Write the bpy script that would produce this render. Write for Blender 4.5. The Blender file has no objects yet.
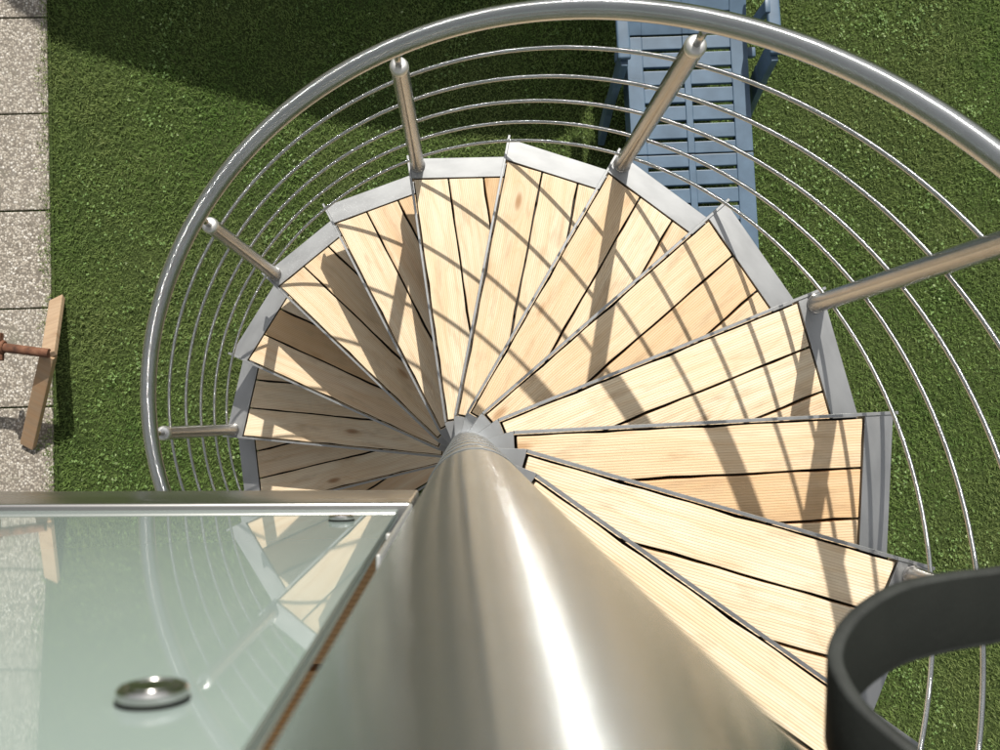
import bpy, bmesh, math, random
import numpy as np
from mathutils import Vector, Matrix

random.seed(7)
rng = np.random.default_rng(11)
scene = bpy.context.scene
COL = scene.collection
R = math.radians
PI = math.pi

# ------------------------------------------------------------------ basics
CAM_Z = 4.44                      # lens height above the lawn
AX, AY = 0.0132, -0.0977          # axis of the column
TH0, DTH = -0.54642, 0.332589     # angle of tread tip 0, turn per tread
H = 0.19
Z0 = CAM_Z - 1.780                # top of tread 0
RC = 0.0607
SUN_AZ, SUN_EL = R(9.7), R(46.0)
SUN_DIR = Vector((math.cos(SUN_EL) * math.sin(SUN_AZ), math.cos(SUN_EL) * math.cos(SUN_AZ), math.sin(SUN_EL)))


def tag(o, label=None, cat=None, group=None, kind=None):
    if label: o['label'] = label
    if cat: o['category'] = cat
    if group: o['group'] = group
    if kind: o['kind'] = kind
    return o


def empty(name, loc=(0, 0, 0), rz=0.0):
    o = bpy.data.objects.new(name, None)
    COL.objects.link(o)
    o.location = loc
    o.rotation_euler = (0, 0, rz)
    o.empty_display_size = 0.1
    return o


def obj(name, bm, mat, parent=None, smooth=False, angle=None):
    me = bpy.data.meshes.new(name)
    bm.normal_update()
    bm.to_mesh(me)
    bm.free()
    for m in (mat if isinstance(mat, (list, tuple)) else [mat]):
        me.materials.append(m)
    if smooth or angle:
        for p in me.polygons:
            p.use_smooth = True
    o = bpy.data.objects.new(name, me)
    COL.objects.link(o)
    if angle:
        try:
            me.set_sharp_from_angle(angle=R(angle))
        except Exception:
            pass
    if parent:
        o.parent = parent
    return o


def add_box(bm, c, s, rot=None, mi=0):
    r = bmesh.ops.create_cube(bm, size=1.0)
    M = Matrix.Translation(c) @ (rot.to_4x4() if rot else Matrix.Identity(4)) @ Matrix.Diagonal((s[0], s[1], s[2], 1))
    bmesh.ops.transform(bm, matrix=M, verts=r['verts'])
    for v in r['verts']:
        for f in v.link_faces:
            f.material_index = mi
    return r['verts']


def bevel(bm, w, seg=2, ang=30):
    es = [e for e in bm.edges if len(e.link_faces) == 2 and e.calc_face_angle(0) > R(ang)]
    if es:
        bmesh.ops.bevel(bm, geom=es, offset=w, segments=seg, profile=0.6, affect='EDGES', clamp_overlap=True)


def add_prism(bm, poly, z0, z1, mi=0):
    """vertical prism over a ccw polygon [(x,y)]"""
    b = [bm.verts.new((p[0], p[1], z0)) for p in poly]
    t = [bm.verts.new((p[0], p[1], z1)) for p in poly]
    n = len(poly)
    fs = [bm.faces.new(t), bm.faces.new(list(reversed(b)))]
    for i in range(n):
        j = (i + 1) % n
        fs.append(bm.faces.new((b[i], b[j], t[j], t[i])))
    for f in fs:
        f.material_index = mi
    return fs


def add_tube(bm, path, r, n=12, caps=True, up=Vector((0, 0, 1))):
    pts = [Vector(p) for p in path]
    rings = []
    for i, p in enumerate(pts):
        t = (pts[min(i + 1, len(pts) - 1)] - pts[max(i - 1, 0)]).normalized()
        u = up if abs(t.dot(up)) < 0.95 else Vector((1, 0, 0))
        a = t.cross(u).normalized()
        b = a.cross(t).normalized()
        rr = r[i] if isinstance(r, (list, tuple)) else r
        rings.append([bm.verts.new(p + rr * (math.cos(2 * PI * k / n) * a + math.sin(2 * PI * k / n) * b)) for k in range(n)])
    uv = bm.loops.layers.uv.verify()
    for j, (A, B) in enumerate(zip(rings[:-1], rings[1:])):
        for k in range(n):
            f = bm.faces.new((A[k], A[(k + 1) % n], B[(k + 1) % n], B[k]))
            for lp, q in zip(f.loops, ((k, j), (k + 1, j), (k + 1, j + 1), (k, j + 1))):
                lp[uv].uv = (q[0] / n, q[1] * 0.05)
    if caps:
        bm.faces.new(list(reversed(rings[0])))
        bm.faces.new(rings[-1])
    return rings


def add_lathe(bm, prof, c, n=24, axis='Z'):
    """prof: [(radius, height)] turned about an axis through c"""
    rings = []
    for (r, h) in prof:
        ring = []
        if r < 1e-6:
            pts = [(0, 0, h)]
        else:
            pts = [(r * math.cos(2 * PI * k / n), r * math.sin(2 * PI * k / n), h) for k in range(n)]
        for (x, y, z) in pts:
            if axis == 'Y':
                x, y, z = x, z, -y
            ring.append(bm.verts.new((c[0] + x, c[1] + y, c[2] + z)))
        rings.append(ring)
    for A, B in zip(rings[:-1], rings[1:]):
        for k in range(n):
            k2 = (k + 1) % n
            if len(A) == 1 and len(B) == 1:
                continue
            if len(A) == 1:
                bm.faces.new((A[0], B[k], B[k2])) if False else bm.faces.new((A[0], B[k2], B[k]))
            elif len(B) == 1:
                bm.faces.new((A[k], A[k2], B[0]))
            else:
                bm.faces.new((A[k], A[k2], B[k2], B[k]))
    bmesh.ops.recalc_face_normals(bm, faces=bm.faces[:])


def clip(poly, a, b, c):
    """keep the part of poly with a*x+b*y<=c"""
    out = []
    n = len(poly)
    for i in range(n):
        p, q = poly[i], poly[(i + 1) % n]
        dp, dq = a * p[0] + b * p[1] - c, a * q[0] + b * q[1] - c
        if dp <= 0: out.append(p)
        if dp * dq < 0:
            t = dp / (dp - dq)
            out.append((p[0] + t * (q[0] - p[0]), p[1] + t * (q[1] - p[1])))
    return out


# ------------------------------------------------------------------ materials
class NT:
    def __init__(self, name):
        self.m = bpy.data.materials.new(name)
        self.m.use_nodes = True
        self.t = self.m.node_tree
        self.t.nodes.clear()
        self.out = self.n('ShaderNodeOutputMaterial')
        self.p = self.n('ShaderNodeBsdfPrincipled')
        self.l(self.p.outputs[0], self.out.inputs[0])

    def n(self, typ, **kw):
        nd = self.t.nodes.new(typ)
        for k, v in kw.items():
            setattr(nd, k, v)
        return nd

    def l(self, a, b):
        self.t.links.new(a, b)

    def val(self, sock, v):
        if hasattr(v, 'is_output') or isinstance(v, bpy.types.NodeSocket):
            self.l(v, sock)
        else:
            sock.default_value = v

    def coord(self, scale=(1, 1, 1), kind='Object', loc=None):
        tc = self.n('ShaderNodeTexCoord')
        mp = self.n('ShaderNodeMapping')
        self.l(tc.outputs[kind], mp.inputs['Vector'])
        mp.inputs['Scale'].default_value = scale
        if loc is not None:
            self.val(mp.inputs['Location'], loc)
        return mp.outputs[0]

    def noise(self, vec, scale, detail=4, rough=0.55, dist=0.0):
        nd = self.n('ShaderNodeTexNoise')
        self.l(vec, nd.inputs['Vector'])
        nd.inputs['Scale'].default_value = scale
        nd.inputs['Detail'].default_value = detail
        nd.inputs['Roughness'].default_value = rough
        nd.inputs['Distortion'].default_value = dist
        return nd.outputs['Fac']

    def voro(self, vec, scale, feature='F1', out='Distance', rand=1.0):
        nd = self.n('ShaderNodeTexVoronoi', feature=feature)
        self.l(vec, nd.inputs['Vector'])
        nd.inputs['Scale'].default_value = scale
        nd.inputs['Randomness'].default_value = rand
        return nd.outputs[out]

    def ramp(self, fac, stops, interp='LINEAR'):
        nd = self.n('ShaderNodeValToRGB')
        self.l(fac, nd.inputs[0])
        cr = nd.color_ramp
        cr.interpolation = interp
        while len(cr.elements) < len(stops):
            cr.elements.new(0.5)
        for e, (pos, c) in zip(cr.elements, stops):
            e.position = pos
            e.color = (c, c, c, 1) if isinstance(c, (int, float)) else (*c, 1)
        return nd.outputs[0]

    def mix(self, fac, a, b, mode='MIX'):
        nd = self.n('ShaderNodeMix', data_type='RGBA', blend_type=mode)
        self.val(nd.inputs[0], fac)
        for s, v in ((nd.inputs[6], a), (nd.inputs[7], b)):
            self.val(s, (*v, 1) if isinstance(v, tuple) and len(v) == 3 else v)
        return nd.outputs[2]

    def math(self, op, a, b=0.0, c=0.0):
        nd = self.n('ShaderNodeMath', operation=op)
        self.val(nd.inputs[0], a)
        self.val(nd.inputs[1], b)
        self.val(nd.inputs[2], c)
        return nd.outputs[0]

    def bump(self, h, strength=0.3, dist=0.01, prev=None):
        nd = self.n('ShaderNodeBump')
        self.l(h, nd.inputs['Height'])
        nd.inputs['Strength'].default_value = strength
        nd.inputs['Distance'].default_value = dist
        if prev: self.l(prev, nd.inputs['Normal'])
        return nd.outputs[0]

    def set(self, **kw):
        names = dict(color='Base Color', rough='Roughness', metal='Metallic', normal='Normal', aniso='Anisotropic',
                     arot='Anisotropic Rotation', tangent='Tangent', ior='IOR', spec='Specular IOR Level', coat='Coat Weight',
                     coatr='Coat Roughness', trans='Transmission Weight', alpha='Alpha', sheen='Sheen Weight')
        for k, v in kw.items():
            if isinstance(v, tuple) and len(v) == 3: v = (*v, 1)
            self.val(self.p.inputs[names[k]], v)
        return self.m


def turned_normal(t, spread, kind):
    """Grinding marks that run round a tube: every point of the surface is the flank of a groove, so
    its normal leans along the tube by a random amount and reflections are drawn out lengthwise."""
    geo = t.n('ShaderNodeNewGeometry')
    if kind == 'RADIAL':
        tg = t.n('ShaderNodeTangent', direction_type='RADIAL', axis='Z')
    else:
        tg = t.n('ShaderNodeTangent', direction_type='UV_MAP')
    cr = t.n('ShaderNodeVectorMath', operation='CROSS_PRODUCT')
    t.l(geo.outputs['Normal'], cr.inputs[0])
    t.l(tg.outputs[0], cr.inputs[1])
    sc = t.n('ShaderNodeVectorMath', operation='SCALE')
    t.l(geo.outputs['Position'], sc.inputs[0])
    sc.inputs['Scale'].default_value = 9731.0
    wn = t.n('ShaderNodeTexWhiteNoise', noise_dimensions='3D')
    t.l(sc.outputs[0], wn.inputs['Vector'])
    u = t.math('MULTIPLY', t.math('SUBTRACT', wn.outputs['Value'], 0.5), PI * 0.93)
    sl = t.math('MULTIPLY', t.math('TANGENT', u), spread)
    lean = t.n('ShaderNodeVectorMath', operation='SCALE')
    t.l(cr.outputs[0], lean.inputs[0])
    t.l(sl, lean.inputs['Scale'])
    ad = t.n('ShaderNodeVectorMath', operation='ADD')
    t.l(geo.outputs['Normal'], ad.inputs[0])
    t.l(lean.outputs[0], ad.inputs[1])
    nm = t.n('ShaderNodeVectorMath', operation='NORMALIZE')
    t.l(ad.outputs[0], nm.inputs[0])
    return nm.outputs[0]


def mat_column():
    t = NT('brushed_steel_column')
    v = t.coord((1, 1, 1))
    # fine turning marks run round the column, broad stains run along it
    fine = t.noise(t.coord((1.5, 1.5, 260)), 3, 3)
    stain = t.noise(t.coord((14, 14, 1.1)), 1.6, 4)
    sm = t.noise(t.coord((5, 5, 7)), 2.0, 5)
    base = t.mix(t.ramp(stain, [(0.3, 0.0), (0.7, 1.0)]), (0.585, 0.645, 0.695), (0.700, 0.760, 0.810))
    base = t.mix(t.ramp(sm, [(0.35, 0.0), (0.75, 0.5)]), base, (0.56, 0.59, 0.61))
    base = t.mix(t.ramp(fine, [(0.3, 0.0), (0.7, 0.14)]), base, (0.40, 0.385, 0.36))
    rough = t.math('MULTIPLY_ADD', sm, 0.09, 0.135)
    t.set(color=base, metal=1.0, rough=rough, normal=turned_normal(t, 0.24, 'RADIAL'))
    return t.m


def mat_steel(name, col=(0.60, 0.59, 0.57), rough=0.22, var=0.1, scale=6, streak=(1, 1, 1), turned=None):
    t = NT(name)
    v = t.coord(streak)
    a = t.noise(v, scale, 5)
    f = t.noise(t.coord((40, 40, 40)), 4, 3)
    base = t.mix(t.ramp(a, [(0.3, 0.0), (0.75, 1.0)]), tuple(c * 0.86 for c in col), col)
    rough_s = t.math('MULTIPLY_ADD', a, var, rough - var / 2)
    t.set(color=base, metal=1.0, rough=rough_s, normal=t.bump(f, 0.02, 0.001))
    if turned:
        t.set(normal=turned_normal(t, 0.21, turned))
    return t.m


def mat_wood(name, light=(0.90, 0.775, 0.57), mid=(0.77, 0.56, 0.33), dark=(0.42, 0.21, 0.08), grooves=True, rand=True):
    t = NT(name)
    oi = t.n('ShaderNodeObjectInfo')
    rnd = oi.outputs['Random']
    comb = t.n('ShaderNodeCombineXYZ')
    t.val(comb.inputs[0], t.math('MULTIPLY', rnd, 37.0))
    t.val(comb.inputs[1], t.math('MULTIPLY', rnd, 11.0))
    t.val(comb.inputs[2], t.math('MULTIPLY', rnd, 23.0))
    off = comb.outputs[0]
    tc = t.n('ShaderNodeTexCoord')
    add = t.n('ShaderNodeVectorMath', operation='ADD')
    t.l(tc.outputs['Object'], add.inputs[0])
    t.l(off, add.inputs[1])

    def mp(s):
        m = t.n('ShaderNodeMapping')
        t.l(add.outputs[0], m.inputs['Vector'])
        m.inputs['Scale'].default_value = s
        return m.outputs[0]
    # knots: sparse points that bend the grain
    kv = mp((3.6, 10.0, 1.0))
    kd = t.voro(kv, 1.0)
    knot = t.ramp(kd, [(0.0, 1.0), (0.06, 0.8), (0.12, 0.0)])
    halo = t.ramp(kd, [(0.0, 1.0), (0.32, 0.0)])
    warp = t.noise(mp((1.3, 5.0, 2.0)), 1.6, 2)
    yv = t.n('ShaderNodeSeparateXYZ')
    t.l(add.outputs[0], yv.inputs[0])
    g = t.math('ADD', t.math('MULTIPLY', yv.outputs[1], 55.0), t.math('MULTIPLY', warp, 8.0))
    g = t.math('ADD', g, t.math('MULTIPLY', halo, 3.2))
    rings = t.math('PINGPONG', g, 1.0)
    fibre = t.noise(mp((5.0, 240.0, 40.0)), 1.0, 4, 0.6)
    blotch = t.noise(mp((2.5, 9.0, 2.0)), 1.5, 3)
    c = t.mix(t.ramp(rings, [(0.1, 0.0), (0.75, 0.16), (1.0, 0.48)]), light, mid)
    c = t.mix(t.ramp(blotch, [(0.42, 0.0), (0.72, 0.55)]), c, mid)
    c = t.mix(t.ramp(fibre, [(0.36, 0.18), (0.6, 0.0)]), c, dark)
    red = t.math('MULTIPLY', t.ramp(t.math('FRACT', t.math('MULTIPLY', rnd, 7.31)), [(0.4, 0.0), (1.0, 1.0)]), t.ramp(t.noise(mp((1.2, 22.0, 3.0)), 1.0, 3), [(0.35, 0.05), (0.7, 0.6)]))
    c = t.mix(red, c, (0.60, 0.31, 0.13))
    c = t.mix(t.math('MULTIPLY', knot, 0.85), c, (0.24, 0.105, 0.04))
    c = t.mix(t.math('MULTIPLY', halo, 0.22), c, dark)
    # every board a little lighter, redder or greyer than the next
    tone = t.math('FRACT', t.math('MULTIPLY', rnd, 3.77))
    c = t.mix(t.ramp(tone, [(0.0, 0.0), (0.45, 0.05), (1.0, 0.75)]), c, t.mix(0.5, c, dark, 'MULTIPLY') if False else (0.66, 0.43, 0.22))
    end = t.noise(mp((7.0, 3.0, 2.0)), 1.0, 5, 0.7)
    c = t.mix(t.ramp(end, [(0.58, 0.0), (0.74, 0.28)]), c, (0.50, 0.40, 0.29))
    # grime that gathers along the edges of some boards
    # weather stains
    st = t.noise(mp((4, 14, 4)), 2.3, 5)
    c = t.mix(t.ramp(st, [(0.54, 0.0), (0.72, 0.45)]), c, (0.42, 0.29, 0.17))
    nrm = t.bump(fibre, 0.12, 0.002)
    if grooves:
        s2 = t.n('ShaderNodeSeparateXYZ')
        t.l(tc.outputs['Object'], s2.inputs[0])
        gr = t.math('FRACT', t.math('MULTIPLY', s2.outputs[1], 1 / 0.0058))
        gp = t.ramp(gr, [(0.0, 0.0), (0.12, 1.0), (0.66, 1.0), (0.80, 0.0)])
        c = t.mix(t.math('MULTIPLY', t.math('SUBTRACT', 1.0, gp), 0.26), c, dark)
        nrm = t.bump(gp, 0.35, 0.0015, nrm)
    t.set(color=c, rough=0.62, spec=0.3, normal=nrm)
    return t.m


def mat_plain(name, col, rough=0.6, var=0.25, scale=8, spec=0.4, bump=0.1):
    t = NT(name)
    v = t.coord()
    a = t.noise(v, scale, 5)
    f = t.noise(v, scale * 14, 3)
    c = t.mix(t.ramp(a, [(0.3, 0.0), (0.7, 1.0)]), tuple(x * (1 - var) for x in col), tuple(min(1, x * (1 + var * 0.4)) for x in col))
    t.set(color=c, rough=t.math('MULTIPLY_ADD', a, 0.15, rough - 0.07), spec=spec, normal=t.bump(f, bump, 0.002))
    return t.m


def mat_pebble():
    t = NT('exposed_aggregate')
    v = t.coord()
    ids = t.voro(v, 112, out='Color')
    d = t.voro(v, 112)
    sep = t.n('ShaderNodeSeparateColor')
    t.l(ids, sep.inputs[0])
    stone = t.ramp(sep.outputs[0], [(0.0, (0.14, 0.115, 0.09)), (0.25, (0.32, 0.28, 0.225)), (0.6, (0.45, 0.405, 0.335)), (0.88, (0.55, 0.51, 0.44)), (1.0, (0.74, 0.71, 0.65))])
    c = t.mix(t.ramp(d, [(0.42, 0.0), (0.66, 0.9)]), stone, (0.15, 0.13, 0.105))
    blotch = t.noise(v, 2.2, 5)
    c = t.mix(t.ramp(blotch, [(0.4, 0.0), (0.75, 0.35)]), c, (0.30, 0.27, 0.23))
    moss = t.noise(v, 7.0, 6, 0.7)
    c = t.mix(t.ramp(moss, [(0.56, 0.0), (0.72, 0.5)]), c, (0.19, 0.185, 0.13))
    h = t.ramp(d, [(0.0, 1.0), (0.6, 0.0)])
    t.set(color=c, rough=0.75, normal=t.bump(h, 0.4, 0.004))
    return t.m


def mat_soil():
    t = NT('lawn_soil')
    v = t.coord()
    a = t.noise(v, 3.0, 6)
    f = t.noise(v, 60, 4)
    c = t.mix(t.ramp(a, [(0.35, 0.0), (0.7, 1.0)]), (0.045, 0.070, 0.020), (0.075, 0.100, 0.032))
    c = t.mix(t.ramp(f, [(0.4, 0.0), (0.7, 0.6)]), c, (0.025, 0.036, 0.012))
    t.set(color=c, rough=0.9, spec=0.1, normal=t.bump(f, 0.6, 0.02))
    return t.m


def mat_grass():
    t = NT('grass_blades')
    at = t.n('ShaderNodeAttribute', attribute_name='tint', attribute_type='GEOMETRY')
    sep = t.n('ShaderNodeSeparateColor')
    t.l(at.outputs['Color'], sep.inputs[0])
    v = t.coord()
    patch = t.noise(v, 2.6, 5, 0.65)
    patch2 = t.noise(v, 12.0, 4, 0.6)
    c = t.ramp(sep.outputs[0], [(0.0, (0.160, 0.280, 0.062)), (0.45, (0.195, 0.325, 0.074)), (0.85, (0.235, 0.365, 0.094)), (1.0, (0.36, 0.40, 0.18))])
    c = t.mix(t.ramp(patch, [(0.36, 0.0), (0.68, 0.8)]), c, (0.265, 0.345, 0.110))
    c = t.mix(t.ramp(patch2, [(0.46, 0.0), (0.66, 0.75)]), c, (0.095, 0.190, 0.042))
    big = t.noise(v, 1.1, 3, 0.5)
    c = t.mix(t.ramp(big, [(0.40, 0.0), (0.62, 0.5)]), c, (0.30, 0.33, 0.13))
    t.set(color=c, rough=0.55, spec=0.25)
    # thin leaf: let some light through
    tr = t.n('ShaderNodeBsdfTranslucent')
    t.l(c, tr.inputs[0])
    mx = t.n('ShaderNodeMixShader')
    mx.inputs[0].default_value = 0.42
    t.l(t.p.outputs[0], mx.inputs[1])
    t.l(tr.outputs[0], mx.inputs[2])
    t.l(mx.outputs[0], t.out.inputs[0])
    return t.m


def mat_clover():
    t = NT('clover_leaf')
    at = t.n('ShaderNodeAttribute', attribute_name='tint', attribute_type='GEOMETRY')
    sep = t.n('ShaderNodeSeparateColor')
    t.l(at.outputs['Color'], sep.inputs[0])
    c = t.ramp(sep.outputs[0], [(0.0, (0.12, 0.22, 0.055)), (0.75, (0.20, 0.31, 0.09)), (1.0, (0.40, 0.47, 0.25))])
    t.set(color=c, rough=0.45, spec=0.4)
    return t.m


def mat_frosted():
    t = NT('frosted_green_glass')
    v = t.coord()
    a = t.noise(v, 3.0, 3)
    c = t.mix(t.ramp(a, [(0.3, 0.0), (0.7, 1.0)]), (0.320, 0.392, 0.368), (0.345, 0.417, 0.393))
    sm = t.noise(t.coord((9, 9, 3)), 2.0, 6, 0.7)
    dr = t.noise(t.coord((60, 60, 1.6)), 1.0, 4)
    c = t.mix(t.ramp(dr, [(0.55, 0.0), (0.8, 0.12)]), c, (0.48, 0.52, 0.50))
    r = t.ramp(sm, [(0.35, 0.012), (0.6, 0.03), (0.8, 0.10)])
    t.set(color=c, rough=r, ior=1.50, spec=0.5)
    return t.m


def mat_glass_edge():
    t = NT('glass_edge')
    v = t.coord((1, 1, 3))
    a = t.noise(v, 4.0, 3)
    c = t.mix(a, (0.46, 0.58, 0.52), (0.60, 0.70, 0.65))
    t.set(color=c, rough=0.15, ior=1.52)
    return t.m


def mat_strap():
    t = NT('black_strap_webbing')
    v = t.coord()
    w = t.noise(v, 260, 2)
    w2 = t.noise(v, 30, 4)
    c = t.mix(w2, (0.009, 0.0105, 0.009), (0.019, 0.021, 0.018))
    t.set(color=c, rough=0.75, spec=0.25, normal=t.bump(w, 0.3, 0.001))
    return t.m


def mat_rust():
    t = NT('rusty_pipe')
    v = t.coord()
    a = t.noise(v, 25, 6)
    c = t.ramp(a, [(0.3, (0.055, 0.024, 0.013)), (0.5, (0.15, 0.062, 0.032)), (0.75, (0.24, 0.12, 0.07))])
    t.set(color=c, rough=0.85, normal=t.bump(a, 0.4, 0.004))
    return t.m


M_COL = mat_column()
M_RAIL = mat_steel('satin_steel_rail', (0.63, 0.64, 0.645), 0.15, 0.05, 9, turned='UV_MAP')
M_POST = mat_steel('polished_steel_post', (0.62, 0.59, 0.55), 0.14, 0.05, 8, turned='RADIAL')
M_CAP = mat_steel('cast_steel_cap', (0.88, 0.87, 0.85), 0.5, 0.1, 30)
M_FRAME = mat_steel('brushed_tread_frame', (0.52, 0.53, 0.535), 0.42, 0.08, 10, (3, 1, 1))
M_GAP = mat_plain('dark_gap', (0.05, 0.042, 0.035), 0.8)
M_BEAM = mat_steel('landing_beam_steel', (0.56, 0.545, 0.52), 0.26, 0.1, 5, (0.6, 6, 6))
M_WOOD = mat_wood('larch_decking')
M_DECK = mat_wood('landing_decking', (0.74, 0.42, 0.17), (0.64, 0.32, 0.11), (0.38, 0.16, 0.05))
M_BOARD = mat_wood('weathered_board', (0.42, 0.31, 0.21), (0.31, 0.21, 0.135), (0.17, 0.10, 0.06), grooves=False)
M_PEB = mat_pebble()
M_SOIL = mat_soil()
M_GRASS = mat_grass()
M_CLOVER = mat_clover()
M_GLASS = mat_frosted()
M_EDGE = mat_glass_edge()
M_FIX = mat_steel('polished_fixing', (0.60, 0.59, 0.575), 0.25, 0.06, 30)
M_STRAP = mat_strap()
M_STRAPE = mat_plain('sunlit_strap_edge', (0.038, 0.041, 0.038), 0.7, 0.35, 60, 0.3, 0.2)  # strap edges painted lighter, as if catching the sun
M_RUST = mat_rust()
M_PLASTIC = mat_plain('slate_blue_plastic', (0.086, 0.142, 0.208), 0.42, 0.24, 9, 0.5, 0.04)
M_CLOTH = mat_plain('caster_cloth', (0.42, 0.40, 0.36), 0.85, 0.1, 4)


# ------------------------------------------------------------------ camera
def cam_matrix(a, b):
    ca, sa, cb, sb = math.cos(a), math.sin(a), math.cos(b), math.sin(b)
    X = Matrix(((1, 0, 0), (0, ca, -sa), (0, sa, ca)))
    Y = Matrix(((cb, 0, sb), (0, 1, 0), (-sb, 0, cb)))
    return X @ Y


cd = bpy.data.cameras.new('camera')
cam = bpy.data.objects.new('camera', cd)
COL.objects.link(cam)
cam.matrix_world = Matrix.Translation((0, 0, CAM_Z)) @ cam_matrix(0.0430167, -0.0348711).to_4x4()
cd.sensor_width = 36.0
cd.lens = 36.0
cd.clip_start = 0.004
cd.clip_end = 2000
cd.dof.use_dof = True
cd.dof.focus_distance = 2.7
cd.dof.aperture_fstop = 17.0
scene.camera = cam

# ------------------------------------------------------------------ light
w = bpy.data.worlds.new('World')
scene.world = w
w.use_nodes = True
nt = w.node_tree
bg = nt.nodes['Background']
sky = nt.nodes.new('ShaderNodeTexSky')
sky.sky_type = 'NISHITA'
sky.sun_disc = False
sky.sun_elevation = SUN_EL
sky.sun_rotation = SUN_AZ
sky.air_density = 1.0
sky.dust_density = 2.0
hs = nt.nodes.new('ShaderNodeHueSaturation')      # a milky summer sky
hs.inputs['Saturation'].default_value = 0.15
nt.links.new(sky.outputs[0], hs.inputs['Color'])
nt.links.new(hs.outputs[0], bg.inputs[0])
bg.inputs[1].default_value = 0.098
sd = bpy.data.lights.new('sun', 'SUN')
sd.energy = 5.0
sd.angle = R(0.53)
sd.color = (1.0, 0.955, 0.88)
sun = bpy.data.objects.new('sun', sd)
COL.objects.link(sun)
sun.rotation_euler = SUN_DIR.to_track_quat('Z', 'Y').to_euler()
scene.view_settings.view_transform = 'Standard'
scene.view_settings.look = 'None'
scene.view_settings.exposure = 0
scene.view_settings.gamma = 1

# ------------------------------------------------------------------ ground
bm = bmesh.new()
s = 300
vs = [bm.verts.new(p) for p in ((-s, -s, -0.022), (s, -s, -0.022), (s, s, -0.022), (-s, s, -0.022))]
bm.faces.new(vs)
tag(obj('lawn', bm, M_SOIL), kind='structure')

EDGE = -1.808
bm = bmesh.new()
P = 0.4325
for i in range(3):
    for j in range(-12, 10):
        y0 = 0.487 + j * P
        x1 = EDGE - i * P
        add_box(bm, (x1 - P / 2, y0 + P / 2, -0.024 + random.uniform(-.001, .001)), (P - 0.007, P - 0.007, 0.048),
                Matrix.Rotation(random.uniform(-.003, .003), 3, 'Z'))
bevel(bm, 0.004, 2)
bmesh.ops.rotate(bm, verts=bm.verts[:], cent=(EDGE, 0.3, 0), matrix=Matrix.Rotation(R(1.9), 3, 'Z'))
tag(obj('pavement', bm, M_PEB), kind='structure')
bm = bmesh.new()
add_box(bm, (EDGE - 1.5 * P, 0.487 - 1.5 * P + 0.2, -0.04), (3 * P + 0.02, 22 * P, 0.06))
bmesh.ops.rotate(bm, verts=bm.verts[:], cent=(EDGE, 0.3, 0), matrix=Matrix.Rotation(R(1.9), 3, 'Z'))
tag(obj('pavement_bed', bm, M_SOIL), kind='structure')


def blades(n, x0, x1, y0, y1):
    x = rng.uniform(x0, x1, n); y = rng.uniform(y0, y1, n)
    # ragged edge beside the slabs
    edge = EDGE - (y - 0.3) * 0.0332 + 0.010 * np.sin(y * 7.3) + 0.009 * np.sin(y * 23 + 1) + 0.006 * np.sin(y * 61) - 0.016 + rng.normal(0, 0.020, n)
    k = x > edge
    x, y = x[k], y[k]; n = len(x)
    # clumpy height
    cl = np.sin(x * 7.1 + 1.3 * np.sin(y * 5.3)) * np.sin(y * 6.3 + 1.7 * np.sin(x * 4.1))
    hgt = (0.016 + 0.004 * cl + rng.uniform(-.005, .006, n)).clip(0.007)
    az = rng.uniform(0, 2 * PI, n)
    lean = rng.uniform(0.3, 1.0, n)
    wd = rng.uniform(0.0009, 0.0019, n)
    dx, dy = np.cos(az), np.sin(az)
    px, py = -dy, dx
    z0 = np.where(x < EDGE - (y - 0.3) * 0.0332 + 0.004, -0.006, -0.024)
    V = np.zeros((n, 5, 3), np.float32)
    L = hgt * 1.25
    mx, my, mz = x + dx * L * lean * 0.25, y + dy * L * lean * 0.25, z0 + L * 0.62
    tx, ty, tz = x + dx * L * lean, y + dy * L * lean, z0 + L * (1.0 - 0.28 * lean)
    V[:, 0] = np.stack([x - px * wd, y - py * wd, z0], 1)
    V[:, 1] = np.stack([x + px * wd, y + py * wd, z0], 1)
    V[:, 2] = np.stack([mx + px * wd * .9, my + py * wd * .9, mz], 1)
    V[:, 3] = np.stack([mx - px * wd * .9, my - py * wd * .9, mz], 1)
    V[:, 4] = np.stack([tx, ty, tz], 1)
    me = bpy.data.meshes.new('grass')
    me.vertices.add(n * 5)
    me.vertices.foreach_set('co', V.ravel())
    base = (np.arange(n) * 5)[:, None]
    loops = (base + np.array([[0, 1, 2, 3, 3, 2, 4]])).astype(np.int32).ravel()
    me.loops.add(n * 7)
    me.loops.foreach_set('vertex_index', loops)
    st = ((np.arange(n) * 7)[:, None] + np.array([[0, 4]])).astype(np.int32).ravel()
    me.polygons.add(n * 2)
    me.polygons.foreach_set('loop_start', st)
    at = me.color_attributes.new('tint', 'FLOAT_COLOR', 'POINT')
    tint = rng.beta(2.2, 2.4, n)
    tint[rng.random(n) < 0.012 + 0.04 * (cl > 0.5)] = 1.0
    c = np.ones((n, 5, 4), np.float32)
    c[:, :, 0] = tint[:, None]
    at.data.foreach_set('color', c.ravel())
    me.update(calc_edges=True)
    me.validate()
    me.materials.append(M_GRASS)
    o = bpy.data.objects.new('grass', me)
    COL.objects.link(o)
    return tag(o, 'short mown green lawn grass around the foot of the stair', 'grass', kind='stuff')


blades(420000, -1.9, 3.0, -2.2, 2.35)


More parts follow.
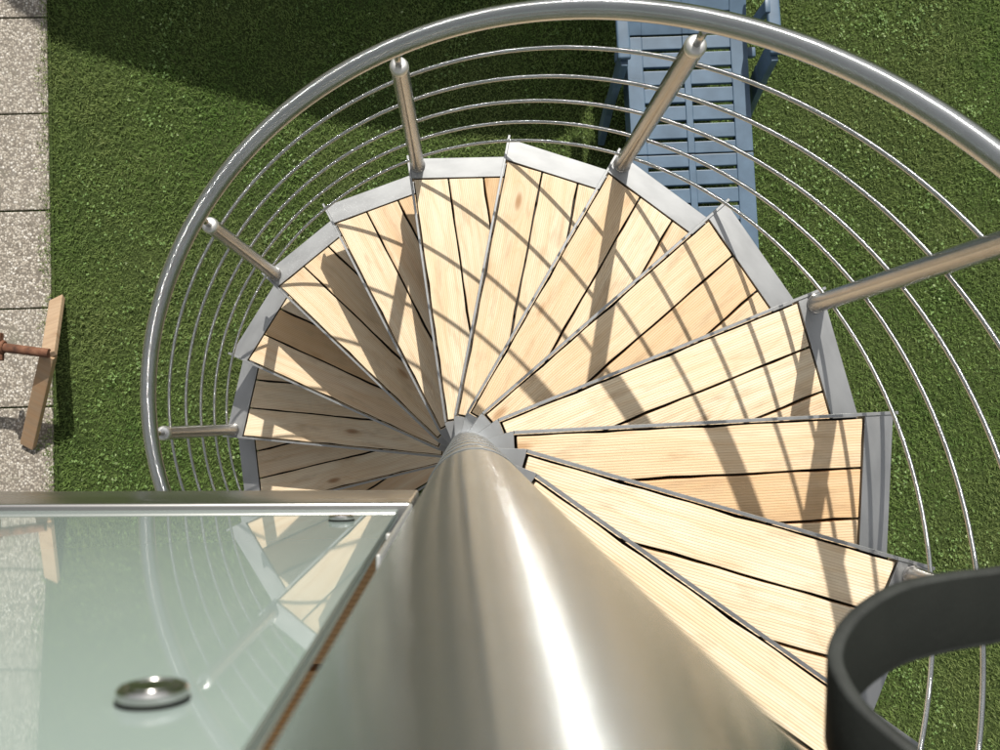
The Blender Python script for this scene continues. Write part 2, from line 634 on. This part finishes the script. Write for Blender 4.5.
def clover(n_patch):
    V, F, C = [], [], []
    for _ in range(n_patch):
        cx, cy = rng.uniform(-1.7, 2.7), rng.uniform(-1.9, 2.2)
        sp = rng.uniform(0.02, 0.11)
        for _ in range(int(rng.integers(3, 26))):
            x, y = rng.normal(cx, sp), rng.normal(cy, sp)
            if x < EDGE - (y - 0.3) * 0.0332 + 0.02: continue
            z = rng.uniform(-0.006, 0.006)
            a0 = rng.uniform(0, 2 * PI)
            t = rng.beta(2, 2)
            for k in range(3):
                a = a0 + k * 2 * PI / 3
                r = rng.uniform(0.0026, 0.0058)
                c, s_ = math.cos(a), math.sin(a)
                i0 = len(V)
                tl = rng.uniform(-.004, .004)
                for (u, v, dz) in ((0, 0, 0), (0.7, -0.6, .2), (1.25, -0.55, .3), (1.15, 0, 0), (1.25, .55, .3), (0.7, .6, .2)):
                    V.append((x + (u * c - v * s_) * r, y + (u * s_ + v * c) * r, z + dz * r + tl * u))
                F.append(tuple(range(i0, i0 + 6)))
                C += [t] * 6
    me = bpy.data.meshes.new('clover')
    me.from_pydata(V, [], F)
    at = me.color_attributes.new('tint', 'FLOAT_COLOR', 'POINT')
    arr = np.ones((len(V), 4), np.float32)
    arr[:, 0] = C
    at.data.foreach_set('color', arr.ravel())
    me.materials.append(M_CLOVER)
    o = bpy.data.objects.new('clover', me)
    COL.objects.link(o)
    return tag(o, 'pale clover leaves scattered in patches through the lawn', 'clover', kind='stuff')


clover(430)

# ------------------------------------------------------------------ the stair
stair = empty('spiral_staircase', (AX, AY, 0))
tag(stair, 'steel spiral staircase with pale timber treads winding down round a brushed column', 'staircase')

bm = bmesh.new()
prof = [(RC + .05, 0.0), (RC + .05, 0.012), (RC + .001, 0.014), (RC, 0.016)]
prof += [(RC, 0.016 + (CAM_Z - 0.016) * i / 40) for i in range(1, 41)]
prof += [(RC - 0.004, CAM_Z + 0.006), (0, CAM_Z + 0.008)]
add_lathe(bm, [(0, 0)] + prof, (0, 0, 0), 96)
obj('centre_column', bm, M_COL, stair, angle=40)

NV = 0.065            # distance of the nosing line from the axis
TU = 0.9385           # its length
SK = R(6.5)
cdir = (-math.sin(SK), -math.cos(SK))
LCH = 0.325
PLW = 0.062           # width of the outer steel plate
back = (TU + cdir[0] * LCH, NV + cdir[1] * LCH)
nrm_ch = (math.cos(SK), -math.sin(SK))            # outward normal of the outer edge
c_out = nrm_ch[0] * TU + nrm_ch[1] * NV - 0.010     # the plate stops 1 cm short of the nosing tip
hubb = (0.055, -0.060)
bd = Vector((back[0] - hubb[0], back[1] - hubb[1])).normalized()
bn = (bd[1], -bd[0])                               # points backwards
c_back = bn[0] * hubb[0] + bn[1] * hubb[1]
IN = 0.101


def region(uin, c_o, c_b, vtop):
    poly = [(-1, -1), (2, -1), (2, vtop), (-1, vtop)]
    poly = clip(poly, -1, 0, -uin)
    poly = clip(poly, nrm_ch[0], nrm_ch[1], c_o)
    poly = clip(poly, bn[0], bn[1], c_b)
    return poly


def tread_frame():
    bm = bmesh.new()
    # nosing bar with a small pointed ear at the tip
    add_box(bm, ((0.0955 + TU) / 2, NV - 0.0035, -0.0235), (TU - 0.0955, 0.007, 0.053))
    # outer plate, flat on top, with a hanging skirt
    top = NV - 0.0072
    pl = region(IN, c_out, c_back - 0.0, top)
    plate = clip(pl, -nrm_ch[0], -nrm_ch[1], -(c_out - PLW))
    add_prism(bm, plate, -0.006, 0.0)
    sk = clip(pl, -nrm_ch[0], -nrm_ch[1], -(c_out - 0.006))
    add_prism(bm, sk, -0.048, -0.0062)
    sk2 = clip(clip(pl, -nrm_ch[0], -nrm_ch[1], -(c_out - PLW)), nrm_ch[0], nrm_ch[1], c_out - PLW + 0.005)
    add_prism(bm, sk2, -0.048, -0.0062)
    # hub plate
    hub = region(0.020, c_out, c_back, NV - 0.001)
    hub = clip(hub, 1, 0, IN - 0.006)
    hub = clip(hub, -0.25, 1, NV - 0.25 * 0.092)
    add_prism(bm, hub, -0.008, 0.0)
    hub2 = clip(hub, -1, 0, -(IN - 0.012))
    add_prism(bm, hub2, -0.048, -0.0082)
    # rear bar
    rb = region(IN - 0.005, c_out - PLW - 0.001, c_back, top)
    rb = clip(rb, -bn[0], -bn[1], -(c_back - 0.006))
    add_prism(bm, rb, -0.048, -0.004)
    # collar round the column
    n = 64
    ring = [[bm.verts.new((r * math.cos(2 * PI * i / n), r * math.sin(2 * PI * i / n), z)) for i in range(n)]
            for (r, z) in ((RC + 0.0003, 0.002), (RC + 0.0016, 0.002), (RC + 0.0016, -0.052), (RC + 0.0003, -0.052))]
    for a in range(4):
        A, B = ring[a], ring[(a + 1) % 4]
        for i in range(n):
            bm.faces.new((A[i], B[i], B[(i + 1) % n], A[(i + 1) % n]))
    bmesh.ops.recalc_face_normals(bm, faces=bm.faces[:])
    bmesh.ops.remove_doubles(bm, verts=bm.verts[:], dist=1e-6)
    bevel(bm, 0.0009, 1)
    # dark sheet added below the boards, standing in for shade in the gaps
    tr = region(IN - 0.004, c_out - PLW - 0.0025, c_back - 0.008, top - 0.002)
    add_prism(bm, tr, -0.0475, -0.0425, 1)
    return bm


proto = obj('tread', tread_frame(), [M_FRAME, M_GAP], stair)
v_edges = [NV - 0.0125]
planks = []
PW = [0.1045, 0.1045, 0.16]
v1 = NV - 0.0125
for wdt in PW:
    poly = region(IN, c_out - PLW - 0.0045, c_back - 0.008, v1)
    poly = clip(poly, 0, -1, -(v1 - wdt))
    rough_poly = []
    for i in range(len(poly)):
        p, q = Vector(poly[i]), Vector(poly[(i + 1) % len(poly)])
        L = (q - p).length
        n = max(1, int(L / 0.045))
        nrm = Vector((q.y - p.y, p.x - q.x)) / max(L, 1e-6)
        for j in range(n):
            w = 0.0 if j == 0 else random.uniform(-0.0013, 0.0006) - (0.0022 if random.random() < 0.12 else 0)
            rough_poly.append(tuple(p.lerp(q, j / n) + nrm * w))
    bm = bmesh.new()
    add_prism(bm, rough_poly, -0.040, -0.0005)
    bmesh.ops.remove_doubles(bm, verts=bm.verts[:], dist=1e-5)
    bevel(bm, 0.002, 2)
    p = obj('plank', bm, M_WOOD, proto)
    planks.append(p)
    v1 -= wdt + 0.0052
# two bolt heads on the hub plate
bolts = []
for (u, v) in ((0.0715, 0.006), (0.0700, -0.020)):
    bm = bmesh.new()
    add_lathe(bm, [(0, 0), (0.0032, 0), (0.0032, 0.0018), (0.002, 0.003), (0, 0.0031)], (u, v, 0.0005), 6)
    bolts.append(obj('bolt', bm, M_CAP, proto))

PHI_OFF = math.asin(NV / math.hypot(TU, NV))
N_FIRST, N_LAST = -3, 13
for k in range(N_FIRST, N_LAST + 1):
    if k == N_FIRST:
        t = proto
    else:
        t = proto.copy(); COL.objects.link(t); t.parent = stair
        for c in planks + bolts:
            d = c.copy(); COL.objects.link(d); d.parent = t
    t.location = (0, 0, Z0 - H * k)
    t.rotation_euler = (0, 0, TH0 + k * DTH - PHI_OFF)

# posts, one on every second tread
RP, HP, RR, HR = 0.904, 0.8865, 0.903, 0.988
post0 = None
for k in range(N_FIRST, N_LAST + 1, 2):
    a = TH0 + k * DTH - 0.031
    if post0 is None:
        bm = bmesh.new()
        add_lathe(bm, [(0, 0.0015), (0.0238, 0.0015), (0.0238, 0.0040), (0.0214, 0.0052), (0.0212, 0.02), (0.0212, HP - 0.012), (0, HP - 0.012)], (0, 0, 0), 32)
        post0 = obj('post', bm, M_POST, stair, angle=40)
        bm = bmesh.new()
        add_lathe(bm, [(0.0212, HP - 0.0119), (0.0214, HP - 0.0117), (0.0214, HP - 0.0095), (0.0218, HP - 0.009), (0.0218, HP - 0.004), (0.0202, HP + 0.002), (0.0165, HP + 0.006), (0.011, HP + 0.0085), (0, HP + 0.0095)], (0, 0, 0), 32)
        cap0 = obj('post_cap', bm, M_CAP, post0, angle=50)
        bm = bmesh.new()
        add_tube(bm, [(0, 0, HP + 0.007), (RR - RP, 0, HR - 0.016)], 0.0078, 16)
        pin0 = obj('rail_pin', bm, M_FIX, post0, smooth=True)
        p = post0
    else:
        p = post0.copy(); COL.objects.link(p); p.parent = stair
        for c in (cap0, pin0):
            d = c.copy(); COL.objects.link(d); d.parent = p
    p.location = (RP * math.cos(a), RP * math.sin(a), Z0 - H * k)
    p.rotation_euler = (0, 0, a)


def helix(rad, dz, k0, k1, n):
    return [(rad * math.cos(TH0 + (k0 + (k1 - k0) * i / n) * DTH), rad * math.sin(TH0 + (k0 + (k1 - k0) * i / n) * DTH),
             Z0 - H * (k0 + (k1 - k0) * i / n) + dz) for i in range(n + 1)]


bm = bmesh.new()
add_tube(bm, helix(RR, HR, -3.3, 13.3, 260), 0.0212, 28)
obj('handrail', bm, M_RAIL, stair, angle=60)
for dz in (0.040, 0.222, 0.402, 0.582, 0.762):
    bm = bmesh.new()
    add_tube(bm, helix(0.912, dz, -3.1, 13.0, 240), 0.0049, 10)
    obj('rod', bm, M_RAIL, stair, angle=60)

# ------------------------------------------------------------------ the landing and its glass
LF = 3.42
land = empty('landing', (-0.6, -0.6, LF))
tag(land, 'timber decked landing with a steel edge beam at the head of the stair', 'landing')


def at_land(bm):
    bmesh.ops.translate(bm, verts=bm.verts[:], vec=(0.6, 0.6, -LF))
    return bm


bm = bmesh.new()
add_box(bm, (-0.675, -0.0945, 3.4295), (1.25, 0.034, 0.161))
add_box(bm, (-0.675, -0.135, 3.36), (1.25, 0.046, 0.012))
bevel(bm, 0.0035, 3)
obj('edge_beam', at_land(bm), M_BEAM, land, angle=40)
for i in range(8):
    y1 = -0.128 - i * 0.125
    poly = [(-1.29, y1 - 0.118), (0.10, y1 - 0.118), (0.10, y1), (-1.29, y1)]
    if y1 > -0.25:
        poly = [(-1.29, y1 - 0.118), (-0.056, y1 - 0.118), (-0.056, y1), (-1.29, y1)]
    bm = bmesh.new()
    add_prism(bm, poly, LF - 0.035, LF)
    bevel(bm, 0.002, 1)
    obj('deck_board', at_land(bm), M_DECK, land)
for x in (-1.2, -0.65, -0.1):
    bm = bmesh.new()
    add_box(bm, (x, -0.65, LF - 0.081), (0.05, 0.98, 0.09))
    obj('joist', at_land(bm), M_BEAM, land)

gl = empty('glass_balustrade', (-0.5, -0.09, 3.51))
tag(gl, 'frosted green glass balustrade panel with round steel fixings beside the column', 'glass panel')


def at_gl(bm):
    bmesh.ops.translate(bm, verts=bm.verts[:], vec=(0.5, 0.09, -3.51))
    return bm


GX0, GX1, GZ0, GZ1 = -1.25, -0.0545, 3.5115, 4.40
GY = -0.0838
TILT = 0.0075                     # the free edge leans a little at its foot
for (ya, yb) in ((GY - 0.0036, GY), (GY - 0.0084, GY - 0.0048)):
    bm = bmesh.new()
    add_box(bm, ((GX0 + GX1) / 2, (ya + yb) / 2, (GZ0 + GZ1) / 2), (GX1 - GX0, yb - ya, GZ1 - GZ0))
    for v in bm.verts:
        if v.co.x > -0.3 and v.co.z < 4: v.co.x -= TILT
    bm.normal_update()
    for f in bm.faces:
        if abs(f.normal.y) < 0.5: f.material_index = 1
    obj('glass_pane', at_gl(bm), [M_GLASS, M_EDGE], gl)
bm = bmesh.new()
add_box(bm, ((GX0 + GX1) / 2 - 0.005, GY - 0.0042, (GZ0 + GZ1) / 2), (GX1 - GX0 - 0.006, 0.0011, GZ1 - GZ0 - 0.004))
for v in bm.verts:
    if v.co.x > -0.3 and v.co.z < 4: v.co.x -= TILT
obj('interlayer', at_gl(bm), M_GAP, gl)
for (x, z) in ((-0.0925, CAM_Z - 0.3035), (-0.1010, CAM_Z - 0.826)):
    bm = bmesh.new()
    add_lathe(bm, [(0, 0.0010), (0.0098, 0.0010), (0.0104, 0.0014), (0.0105, 0.0022), (0.0104, 0.0036), (0.0097, 0.0044), (0.0076, 0.0046), (0.0073, 0.0041), (0.0067, 0.0041), (0.0064, 0.0046), (0, 0.0048)], (x, GY + 0.0003, z), 48, 'Y')
    f = obj('glass_fixing', at_gl(bm), M_FIX, gl, angle=35)
    bm = bmesh.new()
    add_lathe(bm, [(0, 0.0), (0.0108, 0.0), (0.0108, 0.0008), (0, 0.0009)], (x, GY + 0.0003, z), 48, 'Y')
    obj('gasket', at_gl(bm), M_STRAP, f)
# slim bracket between glass and column
bm = bmesh.new()
add_box(bm, (-0.0500, -0.0852, 3.685), (0.003, 0.013, 0.345))
add_box(bm, (-0.0535, -0.0845, 3.72), (0.006, 0.005, 0.010))
bevel(bm, 0.0008, 1)
obj('edge_bracket', at_gl(bm), M_CAP, gl)

# ------------------------------------------------------------------ the strap
st_path = [(1100, 545, .50), (1050, 556, .48), (1000, 567, .46), (950, 573, .44), (902, 583, .425), (866, 602, .41), (844, 625, .40), (835, 649, .39),
           (841, 672, .38), (860, 700, .37), (888, 726, .362), (920, 752, .355), (965, 790, .35), (1020, 830, .345)]


def world_at(u, v, d):
    q = Vector(((u - 500) / 1000, -(v - 375) / 1000, -1.0))
    q = cam_matrix(0.0430167, -0.0348711) @ q
    return q * (d / -q.z) + Vector((0, 0, CAM_Z))


# strap: a flat band bent into a loop, hanging free beside the newel
ctrl = [world_at(*p) for p in st_path]


def catmull(P_, per=8):
    out = []
    for i in range(len(P_) - 1):
        p0, p1, p2, p3 = P_[max(i - 1, 0)], P_[i], P_[i + 1], P_[min(i + 2, len(P_) - 1)]
        for j in range(per):
            t = j / per
            out.append(0.5 * ((2 * p1) + (p2 - p0) * t + (2 * p0 - 5 * p1 + 4 * p2 - p3) * t * t + (3 * p1 - p0 - 3 * p2 + p3) * t ** 3))
    out.append(P_[-1])
    return out


path = catmull(ctrl)
wdir = Vector((0.0, -1.0, -0.10)).normalized()
bm = bmesh.new()
WS, TS = 0.035, 0.0062
rings = []
for i, p in enumerate(path):
    t = (path[min(i + 1, len(path) - 1)] - path[max(i - 1, 0)]).normalized()
    wd = (wdir - t * wdir.dot(t) * 0.25).normalized()
    nn = t.cross(wd).normalized()
    sec = []
    for (a, b) in ((0.0, -.30), (0.0, .30), (.025, .44), (.06, .5), (.5, .5), (.94, .5), (1.0, .30), (1.0, -.30), (.94, -.5), (.5, -.5), (.06, -.5), (.025, -.44)):
        sec.append(bm.verts.new(p + wd * (WS * a) + nn * (TS * b)))
    rings.append(sec)
for A, B in zip(rings[:-1], rings[1:]):
    for k in range(12):
        f = bm.faces.new((A[k], A[(k + 1) % 12], B[(k + 1) % 12], B[k]))
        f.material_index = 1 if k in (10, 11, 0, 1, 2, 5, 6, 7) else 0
bm.faces.new(list(reversed(rings[0]))); bm.faces.new(rings[-1])
bmesh.ops.recalc_face_normals(bm, faces=bm.faces[:])
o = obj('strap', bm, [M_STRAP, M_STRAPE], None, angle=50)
tag(o, 'black webbing strap bent into a loose loop beside the handrail', 'strap')

# ------------------------------------------------------------------ sun lounger
LZ = 0.40
lo = empty('sun_lounger', (0.925, 1.333, 0), R(2.6))
tag(lo, 'slate blue slatted plastic sun lounger with armrests on the lawn', 'sun lounger')
# local frame: x across, y towards the head; y=+0.25 and y=-0.247 are the two hinges
HW = 0.252
SX = (-0.252, -0.187, -0.018, 0.010, 0.182, 0.252)


def slat_panel(y0, y1, rows, z, th=0.030, tilt=0.0):
    """moulded panel: three stiles joined by cross bars, open slots between them"""
    bm = bmesh.new()
    for (xa, xb) in ((SX[0], SX[1]), (SX[2], SX[3]), (SX[4], SX[5])):
        add_box(bm, ((xa + xb) / 2, (y0 + y1) / 2, z - th / 2), (xb - xa, y1 - y0, th))
    ys = [y0] + [q for r in sorted(rows) for q in (r - 0.0080, r + 0.0080)] + [y1]
    for (xa, xb) in ((SX[1], SX[2]), (SX[3], SX[4])):
        for a, b in zip(ys[0::2], ys[1::2]):
            if b - a > 0.004:
                add_box(bm, ((xa + xb) / 2, (a + b) / 2, z - th / 2 - 0.0015), (xb - xa - 0.0002, b - a, th - 0.003))
    bevel(bm, 0.0025, 2)
    for sgn in (-1, 1):
        add_box(bm, (sgn * (HW - 0.010), (y0 + y1) / 2, z - th - 0.045), (0.018, y1 - y0 - 0.01, 0.090))
    if tilt:
        bmesh.ops.rotate(bm, verts=bm.verts[:], cent=(0, y0, z), matrix=Matrix.Rotation(tilt, 3, 'X'))
    return bm


obj('seat', slat_panel(-0.2445, 0.2455, [0.185 - 0.0747 * i for i in range(6)], LZ), M_PLASTIC, lo)
obj('leg_rest', slat_panel(-1.02, -0.2505, [-0.308 - 0.0757 * i for i in range(9)], LZ), M_PLASTIC, lo)
obj('backrest', slat_panel(0.2535, 0.98, [0.335 + 0.0757 * i for i in range(8)], LZ, tilt=R(9)), M_PLASTIC, lo)
for sgn in (-1, 1):
    for y in (-0.92, 0.70):
        bm = bmesh.new()
        add_tube(bm, [(sgn * 0.215, y, LZ - 0.03), (sgn * 0.235, y - 0.03, -0.02)], [0.028, 0.02], 10)
        obj('leg', bm, M_PLASTIC, lo, angle=50)
    # armrest: flat arm rising from the back with a splayed front leg
    bm = bmesh.new()
    xa = sgn * 0.300
    add_box(bm, (xa, 0.30, 0.600), (0.052, 0.44, 0.024), Matrix.Rotation(R(-2), 3, 'X'))
    bevel(bm, 0.008, 3)
    ar = obj('armrest', bm, M_PLASTIC, lo, angle=40)
    bm = bmesh.new()
    pts = [Vector((xa - sgn * 0.004, 0.10, 0.588)), Vector((xa - sgn * 0.002, 0.07, 0.42)), Vector((xa + sgn * 0.005, 0.02, 0.2)), Vector((xa + sgn * 0.012, -0.05, -0.02))]
    for p0, p1 in zip(pts[:-1], pts[1:]):
        d = (p1 - p0)
        add_box(bm, (p0 + p1) / 2, (0.030, 0.085, d.length + 0.004), d.to_track_quat('Z', 'Y').to_matrix())
    bevel(bm, 0.005, 2)
    obj('arm_support', bm, M_PLASTIC, ar, angle=40)
    bm = bmesh.new()
    add_box(bm, (sgn * 0.27, 0.18, LZ - 0.045), (0.05, 0.04, 0.03))
    add_box(bm, (sgn * 0.275, 0.27, LZ + 0.09), (0.022, 0.05, 0.26))
    bevel(bm, 0.005, 2)
    obj('arm_bracket', bm, M_PLASTIC, ar, angle=40)

# ------------------------------------------------------------------ board on a rusty pipe
tb = empty('trestle', (-1.75, 0.19, 0))
tag(tb, 'weathered timber trestle legs joined under a rusty pipe on the slabs', 'trestle')


def at_tb(bm):
    bmesh.ops.translate(bm, verts=bm.verts[:], vec=(1.75, -0.19, 0))
    return bm


bm = bmesh.new()
J = Vector((-1.690, 0.268, 0.325))
T, B = Vector((-1.786, 0.522, 0.012)), Vector((-1.900, -0.116, 0.012))


def plank_between(p, q, wdt, th, roll, skew=0.0):
    d = q - p
    bm = bmesh.new()
    add_box(bm, (0, 0, 0), (wdt, d.length, th))
    for v in bm.verts:                       # slightly angled saw cut
        if v.co.y > 0: v.co.y += v.co.x * skew
    bevel(bm, 0.004, 2)
    o = obj('trestle_leg', bm, M_BOARD, tb)
    y = d.normalized()
    x = y.cross(Vector((0, 0, 1))).normalized()
    z = x.cross(y)
    M = Matrix((x, y, z)).transposed().to_4x4()
    o.matrix_local = Matrix.Translation((p + q) / 2 - Vector((-1.75, 0.19, 0))) @ M @ Matrix.Rotation(roll, 4, 'Y')
    return o


plank_between(J + Vector((0.002, -0.012, 0.004)), T, 0.060, 0.026, R(0), 0.25)
plank_between(J + Vector((-0.004, -0.004, -0.012)), B, 0.062, 0.030, R(0), 0.0)
bm = bmesh.new()
add_tube(bm, [(-2.75, 0.342, 0.318), (-2.3, 0.325, 0.326), (-1.93, 0.296, 0.334), (-1.682, 0.264, 0.342)], 0.019, 16)
obj('pipe', at_tb(bm), M_RUST, tb, angle=60)
bm = bmesh.new()
add_tube(bm, [(-1.900, 0.2925, 0.335), (-1.862, 0.2875, 0.336)], 0.029, 12)
add_box(bm, (-1.881, 0.330, 0.341), (0.022, 0.034, 0.034))
add_box(bm, (-1.881, 0.250, 0.333), (0.026, 0.030, 0.026))
bevel(bm, 0.003, 1)
obj('clamp', at_tb(bm), M_RUST, tb)
bm = bmesh.new()
add_tube(bm, [(-2.6, 0.336, 0.002), (-2.6, 0.336, 0.305)], 0.014, 12)
obj('foot', at_tb(bm), M_RUST, tb, angle=60)

# ------------------------------------------------------------------ shade caster added out of view to the north, cut to the lawn shadow
SH = 2.2
off = Vector((SUN_DIR.x, SUN_DIR.y)) * (SH / SUN_DIR.z)
shp = [(-2.6, 3.3), (-2.25, 2.1), (-2.02, 1.84), (-1.82, 1.70), (-1.2, 1.50), (-0.6, 1.35), (-0.1, 1.295), (0.40, 1.275), (0.53, 1.36), (0.61, 1.56), (0.72, 3.3)]
caster = empty('shade_caster', (off.x - 0.8, off.y + 2.4, 0))
tag(caster, 'grey cloth sheet added out of view, shaped to cast the dark shadow over the lawn', 'shade sail')
bm = bmesh.new()
n0 = [bm.verts.new((x + 0.8, y - 2.4, SH)) for (x, y) in shp]
n1 = [bm.verts.new((x + 0.8, y - 2.4, SH + 0.01)) for (x, y) in shp]
bm.faces.new(n1); bm.faces.new(list(reversed(n0)))
for i in range(len(shp)):
    j = (i + 1) % len(shp)
    bm.faces.new((n0[i], n0[j], n1[j], n1[i]))
bmesh.ops.recalc_face_normals(bm, faces=bm.faces[:])
obj('caster_sheet', bm, M_CLOTH, caster)
for (x, y) in ((-2.45, 3.2), (0.6, 3.2), (-0.35, 1.5)):
    bm = bmesh.new()
    add_tube(bm, [(x + 0.8, y - 2.4, -0.02), (x + 0.8, y - 2.4, SH + 0.05)], 0.025, 12)
    obj('caster_pole', bm, M_RAIL, caster, angle=60)
